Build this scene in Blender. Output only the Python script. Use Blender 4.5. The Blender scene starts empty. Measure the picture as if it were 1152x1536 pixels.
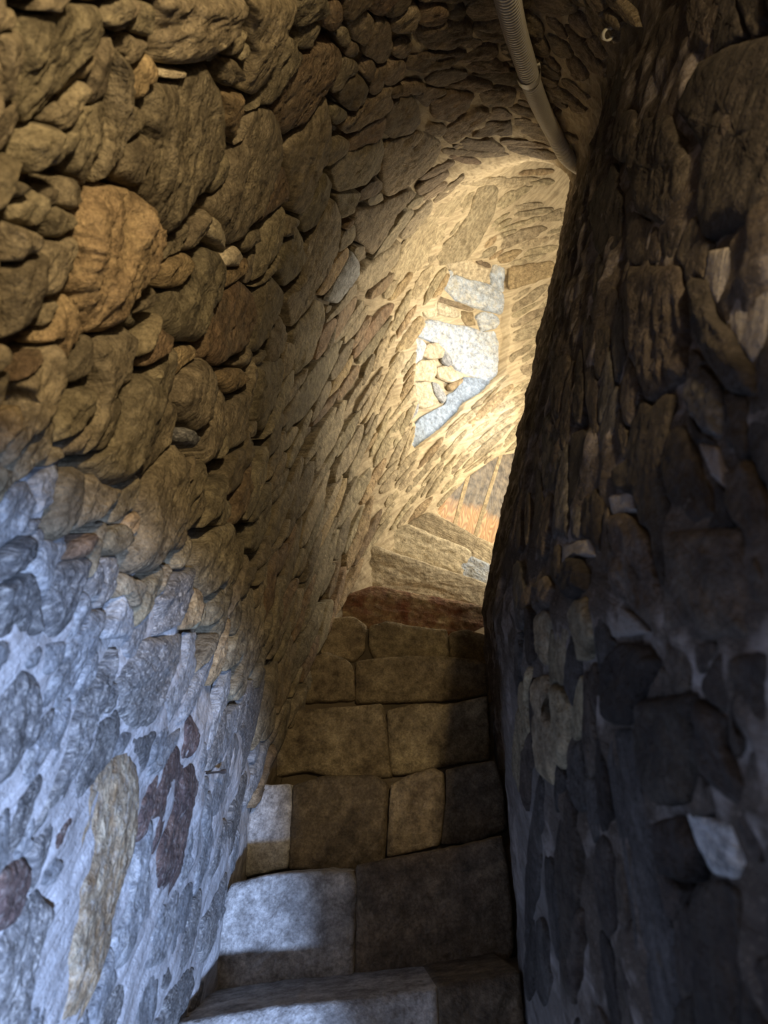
import bpy, math, random
import numpy as np
from mathutils import Vector
from mathutils.bvhtree import BVHTree

random.seed(7); RNG = np.random.default_rng(7)
SC = bpy.context.scene
COL = SC.collection
R = math.radians

# ------------------------------------------------------------------ camera
W, H = 1152, 1536
FPX = 1097.0
PITCH = R(25.0)
cd = bpy.data.cameras.new('camera'); cam = bpy.data.objects.new('camera', cd); COL.objects.link(cam)
cam.location = (0, 0, 0); cam.rotation_euler = (R(90) + PITCH, 0, 0)
cd.sensor_fit = 'VERTICAL'; cd.sensor_height = 36; cd.lens = FPX / H * 36
cd.clip_start = 0.02; cd.clip_end = 50
cd.dof.use_dof = True; cd.dof.focus_distance = 1.9; cd.dof.aperture_fstop = 6.5
SC.camera = cam

# ------------------------------------------------------------------ world and light
wd = bpy.data.worlds.new('world'); SC.world = wd; wd.use_nodes = True
wd.node_tree.nodes['Background'].inputs[0].default_value = (0.78, 0.72, 0.64, 1)
wd.node_tree.nodes['Background'].inputs[1].default_value = 0.10

def aim(o, to):
    o.rotation_euler = (Vector(to) - o.location).to_track_quat('-Z', 'Y').to_euler()
def lamp(name, kind, loc, to, power, color, **kw):
    l = bpy.data.lights.new(name, kind); l.energy = power; l.color = color
    for k, v in kw.items(): setattr(l, k, v)
    o = bpy.data.objects.new(name, l); COL.objects.link(o); o.location = loc; aim(o, to); return o

WARM = (1.0, 0.76, 0.43)
# lamp on the stair wall behind the camera, cone tilted up so its edge stands in for the viewer's shadow below
lamp('wall_lamp_light', 'SPOT', (0.27, -0.30, 0.54), (0.0, 1.6, 2.45), 42, WARM, spot_size=R(128), spot_blend=0.2, shadow_soft_size=0.035)
# cool daylight from a low opening behind and to the right
lamp('low_window_light', 'SPOT', (0.62, -1.1, -0.62), (-0.47, 0.58, -0.34), 540, (0.41, 0.58, 1.0), spot_size=R(38), spot_blend=0.3, shadow_soft_size=0.06)
# daylight falling down the stair round the corner
# soft warm fill added behind the camera to lift the dark walls
lamp('rear_fill_light', 'AREA', (0.2, -0.55, -0.05), (-0.1, 1.6, 0.25), 1.5, (1.0, 0.78, 0.54), size=0.5)
lamp('upper_window_light', 'POINT', (1.0, 2.84, 2.55), (0.2, 2.6, 1.9), 27, (1.0, 0.87, 0.66), shadow_soft_size=0.09)
lamp('upper_stair_light', 'AREA', (1.22, 2.96, 1.95), (0.1, 2.85, 1.65), 27, (1.0, 0.88, 0.68), size=0.5)
lamp('upper_sky_light', 'SPOT', (1.02, 2.92, 2.15), (0.42, 3.3, 2.3), 15, (0.5, 0.72, 1.0), spot_size=R(70), spot_blend=0.5, shadow_soft_size=0.03)

SC.view_settings.view_transform = 'Standard'
SC.view_settings.look = 'None'
SC.view_settings.gamma = 1.0
SC.view_settings.exposure = 0.0
SC.view_settings.use_curve_mapping = False

# ------------------------------------------------------------------ numpy noise
def _hash(ix, iy, iz, seed):
    h = (ix.astype(np.int64) * 374761393 + iy.astype(np.int64) * 668265263 + iz.astype(np.int64) * 2147483647 + seed * 1274126177) & 0xffffffff
    h = ((h ^ (h >> 13)) * 1274126177) & 0xffffffff
    h = ((h ^ (h >> 16)) * 2246822519) & 0xffffffff
    return ((h ^ (h >> 15)) & 0xffffff) / float(0xffffff)
def vnoise(p, seed=0):
    i = np.floor(p).astype(np.int64); f = p - i; f = f * f * (3 - 2 * f)
    out = 0
    for dx in (0, 1):
        for dy in (0, 1):
            for dz in (0, 1):
                w = (f[..., 0] if dx else 1 - f[..., 0]) * (f[..., 1] if dy else 1 - f[..., 1]) * (f[..., 2] if dz else 1 - f[..., 2])
                out = out + w * _hash(i[..., 0] + dx, i[..., 1] + dy, i[..., 2] + dz, seed)
    return out
def fbm(p, octv=4, seed=0, gain=0.5):
    a, s, t = 1.0, 0.0, 0.0
    for k in range(octv):
        s = s + a * (vnoise(p * (2.03 ** k), seed + k) - 0.5); t += a; a *= gain
    return 2 * s / t
def ridged(p, octv=3, seed=0):
    a, s, t = 1.0, 0.0, 0.0
    for k in range(octv):
        s = s + a * (1 - np.abs(2 * vnoise(p * (2.03 ** k), seed + k) - 1)); t += a; a *= 0.5
    return s / t
def sstep(x, a, b):
    t = np.clip((x - a) / (b - a), 0, 1); return t * t * (3 - 2 * t)

# ------------------------------------------------------------------ materials
class NT:
    def __init__(s, name):
        s.m = bpy.data.materials.new(name); s.m.use_nodes = True; s.t = s.m.node_tree
        s.b = s.t.nodes['Principled BSDF']
    def n(s, typ, **kw):
        x = s.t.nodes.new(typ)
        for k, v in kw.items(): setattr(x, k, v)
        return x
    def l(s, a, b): s.t.links.new(a, b)
    def noise(s, vec, scale, detail=4, rough=0.6, dist=0.0):
        x = s.n('ShaderNodeTexNoise'); x.inputs['Scale'].default_value = scale; x.inputs['Detail'].default_value = detail
        x.inputs['Roughness'].default_value = rough; x.inputs['Distortion'].default_value = dist
        s.l(vec, x.inputs['Vector']); return x.outputs['Fac']
    def ramp(s, fac, stops):
        x = s.n('ShaderNodeValToRGB'); e = x.color_ramp.elements
        e[0].position = stops[0][0]; e[0].color = tuple(stops[0][1]) + (1,)
        e[1].position = stops[-1][0]; e[1].color = tuple(stops[-1][1]) + (1,)
        for p, c in stops[1:-1]:
            q = e.new(p); q.color = tuple(c) + (1,)
        s.l(fac, x.inputs[0]); return x.outputs[0]
    def mix(s, fac, a, b, mode='MIX'):
        x = s.n('ShaderNodeMix', data_type='RGBA', blend_type=mode)
        if isinstance(fac, (int, float)): x.inputs[0].default_value = fac
        else: s.l(fac, x.inputs[0])
        for v, i in ((a, 6), (b, 7)):
            if isinstance(v, tuple): x.inputs[i].default_value = v + (1,)
            else: s.l(v, x.inputs[i])
        return x.outputs[2]
    def math(s, op, a, b=None):
        x = s.n('ShaderNodeMath', operation=op)
        for v, i in ((a, 0), (b, 1)):
            if v is None: continue
            if isinstance(v, (int, float)): x.inputs[i].default_value = v
            else: s.l(v, x.inputs[i])
        return x.outputs[0]
    def bump(s, h, strength, dist, nrm=None):
        x = s.n('ShaderNodeBump'); x.inputs['Strength'].default_value = strength; x.inputs['Distance'].default_value = dist
        s.l(h, x.inputs['Height'])
        if nrm is not None: s.l(nrm, x.inputs['Normal'])
        return x.outputs[0]

def g(c, k): return tuple(min(1, v * k) for v in c)

def stone_mat(name, c1, c2, c3, stretch=(22, 70), patch=9.0, var=0.5, bump=1.0, fine=190, fleck=0.0, rough=0.85, dist=0.011, spec=0.3):
    q = NT(name)
    geo = q.n('ShaderNodeNewGeometry').outputs['Position']
    uv = q.n('ShaderNodeTexCoord').outputs['UV']
    mp = q.n('ShaderNodeMapping'); mp.inputs['Scale'].default_value = (stretch[0], stretch[1], 1); q.l(uv, mp.inputs[0])
    oi = q.n('ShaderNodeObjectInfo').outputs['Random']
    off = q.n('ShaderNodeVectorMath', operation='ADD'); q.l(mp.outputs[0], off.inputs[0])
    cb = q.n('ShaderNodeCombineXYZ'); q.l(q.math('MULTIPLY', oi, 37.0), cb.inputs[2]); q.l(cb.outputs[0], off.inputs[1])
    strk = q.noise(off.outputs[0], 1.0, 6, 0.65, 0.6)
    pat = q.noise(geo, patch, 4, 0.6)
    fn = q.noise(geo, fine, 3, 0.7)
    col = q.mix(q.ramp(pat, [(0.38, (0, 0, 0)), (0.62, (1, 1, 1))]), c1, c2)
    col = q.mix(q.ramp(strk, [(0.35, (0, 0, 0)), (0.66, (1, 1, 1))]), col, c3)
    # worn light edges / dark specks
    md = q.noise(geo, 38, 5, 0.7)
    col = q.mix(0.75, col, q.ramp(md, [(0.34, (0.42, 0.40, 0.38)), (0.62, (1.35, 1.35, 1.35))]), 'MULTIPLY')
    col = q.mix(0.6, col, q.ramp(fn, [(0.3, (0.3, 0.3, 0.3)), (0.7, (1.4, 1.4, 1.4))]), 'MULTIPLY')
    if fleck > 0:
        fk = q.noise(off.outputs[0], 2.2, 3, 0.7, 0.3)
        col = q.mix(q.math('MULTIPLY', q.ramp(fk, [(0.52, (0, 0, 0)), (0.64, (1, 1, 1))]), fleck), col, (0.62, 0.60, 0.55))
    v = q.n('ShaderNodeMapRange'); q.l(oi, v.inputs[0]); v.inputs[3].default_value = 1 - var; v.inputs[4].default_value = 1 + var * 0.55
    hsv = q.n('ShaderNodeHueSaturation'); q.l(col, hsv.inputs['Color']); q.l(v.outputs[0], hsv.inputs['Value'])
    hs = q.n('ShaderNodeMapRange'); q.l(q.math('FRACT', q.math('MULTIPLY', oi, 7.3)), hs.inputs[0]); hs.inputs[3].default_value = 0.495; hs.inputs[4].default_value = 0.507
    q.l(hs.outputs[0], hsv.inputs['Hue'])
    q.l(hsv.outputs[0], q.b.inputs['Base Color'])
    q.b.inputs['Roughness'].default_value = rough; q.b.inputs['Specular IOR Level'].default_value = spec
    mid = q.noise(geo, 45, 5, 0.65)
    n1 = q.bump(q.math('ADD', strk, q.math('MULTIPLY', mid, 0.8)), bump, dist)
    n2 = q.bump(fn, bump * 0.7, 0.003, n1)
    q.l(n2, q.b.inputs['Normal'])
    return q.m

def mortar_mat(name, c1, c2, pit=(0.12, 0.09, 0.06), stretch=(10, 60), bump=0.8, streak=0.5):
    q = NT(name)
    geo = q.n('ShaderNodeNewGeometry').outputs['Position']
    uv = q.n('ShaderNodeTexCoord').outputs['UV']
    mp = q.n('ShaderNodeMapping'); mp.inputs['Scale'].default_value = (stretch[0], stretch[1], 1); q.l(uv, mp.inputs[0])
    strk = q.noise(mp.outputs[0], 1.0, 6, 0.65, 0.5)
    pat = q.noise(geo, 6, 4, 0.6); mid = q.noise(geo, 60, 5, 0.7); fn = q.noise(geo, 320, 2, 0.6)
    col = q.mix(q.ramp(pat, [(0.4, (0, 0, 0)), (0.6, (1, 1, 1))]), c1, c2)
    col = q.mix(q.math('MULTIPLY', q.ramp(strk, [(0.35, (1, 1, 1)), (0.6, (0, 0, 0))]), streak), col, pit)
    col = q.mix(q.math('MULTIPLY', q.ramp(fn, [(0.28, (1, 1, 1)), (0.42, (0, 0, 0))]), 0.7), col, pit)
    q.l(col, q.b.inputs['Base Color']); q.b.inputs['Roughness'].default_value = 0.9; q.b.inputs['Specular IOR Level'].default_value = 0.2
    n1 = q.bump(q.math('ADD', strk, mid), bump, 0.007); n2 = q.bump(fn, 0.5, 0.0015, n1)
    q.l(n2, q.b.inputs['Normal']); return q.m

M = {}
M['tan'] = stone_mat('tan_schist', (0.36, 0.30, 0.19), (0.27, 0.225, 0.15), (0.20, 0.165, 0.11), var=0.32)
M['ochre'] = stone_mat('ochre_stone', (0.47, 0.36, 0.20), (0.40, 0.29, 0.165), (0.30, 0.22, 0.125), var=0.2)
M['rust'] = stone_mat('rusty_stone', (0.28, 0.19, 0.11), (0.26, 0.20, 0.13), (0.18, 0.125, 0.08), var=0.25)
M['slatey'] = stone_mat('tan_slab', (0.33, 0.265, 0.165), (0.28, 0.23, 0.15), (0.22, 0.18, 0.115), stretch=(8, 60), var=0.3, bump=0.6)
M['ceil'] = stone_mat('brown_vault_stone', (0.25, 0.195, 0.125), (0.33, 0.26, 0.17), (0.19, 0.14, 0.09), var=0.35)
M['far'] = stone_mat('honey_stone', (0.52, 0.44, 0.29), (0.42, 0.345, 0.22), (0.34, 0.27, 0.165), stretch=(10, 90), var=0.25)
M['grey'] = stone_mat('grey_schist', (0.25, 0.245, 0.24), (0.32, 0.305, 0.28), (0.14, 0.14, 0.14), stretch=(70, 150), var=0.4, fleck=0.6, dist=0.006)
M['brown'] = stone_mat('brown_marbled_stone', (0.36, 0.22, 0.11), (0.24, 0.155, 0.09), (0.50, 0.41, 0.29), stretch=(35, 60), var=0.1, fleck=0.35, dist=0.008)
M['mauve'] = stone_mat('mauve_brown_stone', (0.17, 0.115, 0.10), (0.26, 0.165, 0.12), (0.11, 0.08, 0.075), stretch=(40, 130), var=0.2, fleck=0.3)
M['palegrey'] = stone_mat('pale_grey_stone', (0.36, 0.37, 0.38), (0.44, 0.44, 0.43), (0.22, 0.23, 0.24), stretch=(50, 130), var=0.25, fleck=0.4, dist=0.006)
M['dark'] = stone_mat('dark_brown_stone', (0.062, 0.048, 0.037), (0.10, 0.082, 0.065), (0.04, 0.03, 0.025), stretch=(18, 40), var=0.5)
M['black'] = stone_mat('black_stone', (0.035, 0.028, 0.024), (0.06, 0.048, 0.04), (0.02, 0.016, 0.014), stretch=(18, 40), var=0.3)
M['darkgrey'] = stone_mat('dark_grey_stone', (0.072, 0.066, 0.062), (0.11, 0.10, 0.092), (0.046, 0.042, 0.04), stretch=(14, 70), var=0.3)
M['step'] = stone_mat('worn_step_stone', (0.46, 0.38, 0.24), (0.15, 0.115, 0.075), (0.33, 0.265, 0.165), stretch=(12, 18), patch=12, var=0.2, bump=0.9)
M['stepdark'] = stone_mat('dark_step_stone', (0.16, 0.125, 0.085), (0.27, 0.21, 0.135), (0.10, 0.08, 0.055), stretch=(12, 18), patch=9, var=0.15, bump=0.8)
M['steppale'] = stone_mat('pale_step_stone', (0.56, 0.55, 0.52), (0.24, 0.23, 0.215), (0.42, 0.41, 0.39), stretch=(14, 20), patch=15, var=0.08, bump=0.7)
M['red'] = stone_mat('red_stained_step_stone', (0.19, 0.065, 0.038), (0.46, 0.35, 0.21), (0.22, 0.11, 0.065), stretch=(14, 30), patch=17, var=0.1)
M['white'] = stone_mat('daylit_blue_stone', (0.50, 0.58, 0.68), (0.58, 0.56, 0.48), (0.40, 0.46, 0.54), stretch=(20, 35), patch=14, var=0.1, fleck=0.7)  # cool daylight on the niche stones is put into this colour
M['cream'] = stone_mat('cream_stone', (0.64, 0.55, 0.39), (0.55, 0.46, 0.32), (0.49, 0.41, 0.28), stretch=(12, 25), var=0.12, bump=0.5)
M['slate'] = stone_mat('blue_slate', (0.25, 0.31, 0.40), (0.29, 0.35, 0.43), (0.33, 0.39, 0.46), stretch=(40, 90), var=0.05, bump=0.2, dist=0.001)
M['mortar_tan'] = mortar_mat('tan_earth_mortar', (0.30, 0.235, 0.15), (0.22, 0.17, 0.11))
M['bed'] = mortar_mat('shade_dark_bed_mortar', (0.17, 0.135, 0.09), (0.11, 0.09, 0.06))  # shadow bands below the risers put into this dark mortar colour
M['mortar_white'] = mortar_mat('white_lime_mortar', (0.60, 0.60, 0.60), (0.50, 0.49, 0.48), pit=(0.22, 0.20, 0.2), streak=0.55)
M['mortar_grey'] = mortar_mat('grey_lime_mortar', (0.30, 0.27, 0.245), (0.20, 0.18, 0.16), pit=(0.07, 0.055, 0.05))
M['mortar_cream'] = mortar_mat('cream_lime_mortar', (0.52, 0.41, 0.255), (0.42, 0.325, 0.195), pit=(0.25, 0.18, 0.10))

def wall_base_mat():
    """mortar: lime-white on the repointed low part, tan earth above, cream at the far end and vault (as the real walls)"""
    q = NT('wall_mortar')
    geo = q.n('ShaderNodeNewGeometry').outputs['Position']
    uv = q.n('ShaderNodeTexCoord').outputs['UV']
    mp = q.n('ShaderNodeMapping'); mp.inputs['Scale'].default_value = (9, 75, 1); q.l(uv, mp.inputs[0])
    strk = q.noise(mp.outputs[0], 1.0, 6, 0.65, 0.6)
    mid = q.noise(geo, 55, 5, 0.7); fn = q.noise(geo, 300, 2, 0.6); pat = q.noise(geo, 7, 3, 0.6)
    at = q.n('ShaderNodeAttribute', attribute_name='zone').outputs['Vector']
    sp = q.n('ShaderNodeSeparateXYZ'); q.l(at, sp.inputs[0])
    tan = q.mix(pat, (0.20, 0.16, 0.105), (0.13, 0.105, 0.075))
    white = q.mix(pat, (0.66, 0.66, 0.66), (0.50, 0.49, 0.485))
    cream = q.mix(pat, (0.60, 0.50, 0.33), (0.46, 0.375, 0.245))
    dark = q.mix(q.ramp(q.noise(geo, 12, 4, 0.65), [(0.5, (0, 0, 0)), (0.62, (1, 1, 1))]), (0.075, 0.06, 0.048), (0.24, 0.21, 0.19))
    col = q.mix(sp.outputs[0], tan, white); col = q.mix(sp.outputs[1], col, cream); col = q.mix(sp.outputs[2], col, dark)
    shade = q.ramp(strk, [(0.33, (0.45, 0.41, 0.38)), (0.6, (1.05, 1.05, 1.05))])
    col = q.mix(0.7, col, shade, 'MULTIPLY')
    col = q.mix(q.math('MULTIPLY', q.ramp(fn, [(0.28, (1, 1, 1)), (0.42, (0, 0, 0))]), 0.6), col, g((0.2, 0.16, 0.12), 1))
    q.l(col, q.b.inputs['Base Color']); q.b.inputs['Roughness'].default_value = 0.9; q.b.inputs['Specular IOR Level'].default_value = 0.2
    n1 = q.bump(q.math('ADD', strk, q.math('MULTIPLY', mid, 0.9)), 0.9, 0.006); n2 = q.bump(fn, 0.45, 0.0014, n1)
    q.l(n2, q.b.inputs['Normal']); return q.m
M['base'] = wall_base_mat()

# ------------------------------------------------------------------ mesh helpers
def mesh_obj(name, V, F, mat, parent=None, uv=None, origin=None, smooth=True):
    V = np.asarray(V, float)
    if origin is None: origin = V.mean(0) if parent is None else V.mean(0)
    origin = np.asarray(origin, float)
    me = bpy.data.meshes.new(name)
    me.from_pydata((V - origin).tolist(), [], F if isinstance(F, list) else F.tolist())
    me.materials.append(mat)
    if smooth: me.polygons.foreach_set('use_smooth', [True] * len(me.polygons))
    if uv is not None:
        ul = me.uv_layers.new(name='UVMap')
        li = np.empty(len(me.loops), np.int32); me.loops.foreach_get('vertex_index', li)
        ul.data.foreach_set('uv', np.asarray(uv, float)[li].ravel())
    o = bpy.data.objects.new(name, me); COL.objects.link(o)
    o.location = origin
    if parent is not None:
        o.parent = parent; o.matrix_parent_inverse.identity()
        o.location = Vector(origin) - parent.location
    return o
def tag(o, label=None, cat=None, group=None, kind=None):
    if label: o['label'] = label
    if cat: o['category'] = cat
    if group: o['group'] = group
    if kind: o['kind'] = kind
    return o
def empty(name, loc):
    o = bpy.data.objects.new(name, None); COL.objects.link(o); o.location = loc; o.empty_display_size = 0.05; return o

CP, SP = math.cos(PITCH), math.sin(PITCH)
def ray(px, py):
    px = np.asarray(px, float); py = np.asarray(py, float)
    x = (px - W / 2) / FPX; u = (H / 2 - py) / FPX
    return np.stack([x, CP - u * SP, SP + u * CP], -1)

# ------------------------------------------------------------------ the stair passage: plan curve and section
ST = np.array([  # Lx, Ly, Rx, Ry, floor z
    (.35, -1.75, 1.0, -.95, -1.95), (-.05, -1.3, .75, -.75, -1.7), (-.28, -.7, .47, -.35, -1.4), (-.36, -.1, .29, .0, -1.12),
    (-.345, .45, .215, .45, -.80), (-.31, .9, .19, .9, -.45), (-.29, 1.3, .200, 1.25, -.17), (-.29, 1.6, .245, 1.52, .02),
    (-.27, 1.85, .275, 1.75, .2), (-.225, 2.1, .29, 2.0, .38), (-.2, 2.35, .315, 2.25, .56), (-.12, 2.65, .37, 2.47, .78),
    (.0, 2.9, .47, 2.62, .98), (.2, 3.15, .6, 2.7, 1.12), (.5, 3.4, .75, 2.72, 1.30), (.9, 3.55, .9, 2.65, 1.5),
    (1.35, 3.45, 1.0, 2.5, 1.7), (1.75, 3.1, 1.05, 2.3, 1.95)])
def catmull(pts, n):
    P = np.vstack([2 * pts[0] - pts[1], pts, 2 * pts[-1] - pts[-2]])
    t = np.linspace(0, len(pts) - 1 - 1e-9, n); i = t.astype(int); f = (t - i)[:, None]
    a, b, c, d = P[i], P[i + 1], P[i + 2], P[i + 3]
    return 0.5 * (2 * b + (c - a) * f + (2 * a - 5 * b + 4 * c - d) * f ** 2 + (3 * b - a - 3 * c + d) * f ** 3)
H1, HC, HR = 1.0, 2.12, 1.92
def surface(ns, nk):
    S = catmull(ST, ns)
    L = S[:, 0:2]; Rr = S[:, 2:4]; F = S[:, 4]
    d = Rr - L; d /= np.linalg.norm(d, axis=1)[:, None]
    ymid = Rr[:, 1]
    z0 = np.maximum(.32 * ymid, F + .1); z0 = np.where(ymid < 0, F + 1.1, z0)
    lean = lambda z: .27 * np.maximum(0, z - z0[:, None])
    k = np.linspace(0, 1, nk)
    out = np.zeros((ns, nk, 3))
    zT = (F + HR)[:, None]; T = Rr + d * lean(zT)
    C = L + (T - L) * .80; zC = (F + HC)[:, None]
    for j, kk in enumerate(k):
        if kk < .38:
            z = F - .2 + (H1 + .2) * kk / .38; xy = L
        elif kk < .68:
            th = (kk - .38) / .30 * math.pi / 2
            xy = L + (C - L) * (1 - math.cos(th)); z = F + H1 + (HC - H1) * math.sin(th)
        elif kk < .74:
            th = (kk - .68) / .06 * math.pi / 2
            xy = C + (T - C) * math.sin(th); z = F + HR + (HC - HR) * math.cos(th)
        else:
            q = (kk - .74) / .26
            z = F + HR - (HR + .2) * q; xy = Rr + d * lean(z[:, None])
        out[:, j, 0:2] = xy; out[:, j, 2] = z
    return out, S
def grid_normals(G, S):
    ds = np.gradient(G, axis=0); dk = np.gradient(G, axis=1)
    n = np.cross(ds, dk); n /= np.maximum(np.linalg.norm(n, axis=-1, keepdims=True), 1e-9)
    ctr = np.zeros((len(G), 1, 3)); ctr[:, 0, 0:2] = (S[:, 0:2] + S[:, 2:4]) / 2; ctr[:, 0, 2] = S[:, 4] + 1.0
    ctr[:, 0, 0:2] += 0.0
    sgn = np.sign(np.sum(n * (ctr - G), -1, keepdims=True)); sgn[sgn == 0] = 1
    # one sign for the whole sheet (it is one-sided)
    s = 1.0 if sgn.sum() > 0 else -1.0
    return n * s

CNS, CNK = 200, 160
CG, CS = surface(CNS, CNK); CN = grid_normals(CG, CS)
KB = .73
def faces_of(ns, k0, k1, nk):
    i = np.arange(ns - 1)[:, None]; j = np.arange(k0, k1)[None, :]
    a = i * nk + j
    return np.stack([a, a + 1, a + nk + 1, a + nk], -1).reshape(-1, 4)
kb = int(KB * (CNK - 1))
fA = faces_of(CNS, 0, kb + 2, CNK); fB = faces_of(CNS, kb, CNK - 1, CNK)
vl = [tuple(v) for v in CG.reshape(-1, 3)]
bA = BVHTree.FromPolygons(vl, fA.tolist()); bB = BVHTree.FromPolygons(vl, fB.tolist())
X0, Y0, STEP = -200, -200, 4
MX, MY = (1352 + 200) // STEP, (1740 + 200) // STEP
def build_map(bvh, fc):
    P = np.full((MY, MX, 3), np.nan); N = np.full((MY, MX, 3), np.nan); SK = np.full((MY, MX, 2), np.nan)
    nf = CN.reshape(-1, 3)
    org = Vector((0, 0, 0))
    dirs = ray(*np.meshgrid(X0 + STEP * np.arange(MX), Y0 + STEP * np.arange(MY)))
    for y in range(MY):
        row = dirs[y]
        for x in range(MX):
            loc, nrm, idx, dist = bvh.ray_cast(org, Vector(row[x]))
            if loc is None or loc[1] < .05: continue
            P[y, x] = loc; N[y, x] = nf[fc[idx]].mean(0)
            a = fc[idx][0]; SK[y, x] = (a // CNK / (CNS - 1), a % CNK / (CNK - 1))
    N /= np.linalg.norm(N, axis=-1, keepdims=True)
    return P, N, SK
MAP = {'A': build_map(bA, fA), 'B': build_map(bB, fB)}
def look(sheet, px, py):
    P, N, SK = MAP[sheet]
    fx = np.clip((np.asarray(px, float) - X0) / STEP, 0, MX - 1.001); fy = np.clip((np.asarray(py, float) - Y0) / STEP, 0, MY - 1.001)
    ix = fx.astype(int); iy = fy.astype(int); tx = (fx - ix)[..., None]; ty = (fy - iy)[..., None]
    def bl(A): return (A[iy, ix] * (1 - tx) + A[iy, ix + 1] * tx) * (1 - ty) + (A[iy + 1, ix] * (1 - tx) + A[iy + 1, ix + 1] * tx) * ty
    n = bl(N); n = n / np.linalg.norm(n, axis=-1, keepdims=True)
    return bl(P), n
def skat(sheet, px, py):
    SK = MAP[sheet][2]
    return SK[int(np.clip((py - Y0) / STEP, 0, MY - 1)), int(np.clip((px - X0) / STEP, 0, MX - 1))]

# ------------------------------------------------------------------ outlines
def P2(pts, sc=1.0, ox=0, oy=0): return [(ox + x / sc, oy + y / sc) for x, y in pts]
NICHE = P2([(330,120),(400,60),(440,60),(560,90),(690,110),(800,150),(800,320),(780,480),(770,560),(790,640),(760,800),(750,900),(690,950),(600,1040),(480,1110),(440,1180),(330,1290),(200,1390),(110,1460),(95,1420),(120,1290),(85,1240),(125,1160),(115,1000),(120,800),(130,650),(185,560),(160,470),(250,440),(330,290),(370,200)], 4.8, 600, 370)
DOOR = [(655, 767), (704, 714), (752, 680), (800, 664), (850, 660), (850, 860), (757, 826), (712, 803), (680, 786)]
STEPREG = [(285,1600),(300,1500),(345,1325),(395,1170),(455,1060),(475,985),(520,905),(556,822),(575,800),(610,790),(640,768),(660,772),(712,803),(756,824),(900,880),(900,1700),(285,1700)]
def inpoly(poly, px, py):
    px = np.asarray(px, float); py = np.asarray(py, float); ins = np.zeros(px.shape, bool)
    n = len(poly)
    for i in range(n):
        x1, y1 = poly[i]; x2, y2 = poly[(i + 1) % n]
        if y1 == y2: continue
        c = ((y1 > py) != (y2 > py)) & (px < (x2 - x1) * (py - y1) / (y2 - y1) + x1)
        ins ^= c
    return ins
def project(P):
    fwd = P[..., 1] * CP + P[..., 2] * SP; up = -P[..., 1] * SP + P[..., 2] * CP
    fwd = np.where(fwd < .05, .05, fwd)
    return W / 2 + FPX * P[..., 0] / fwd, H / 2 - FPX * up / fwd

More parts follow.
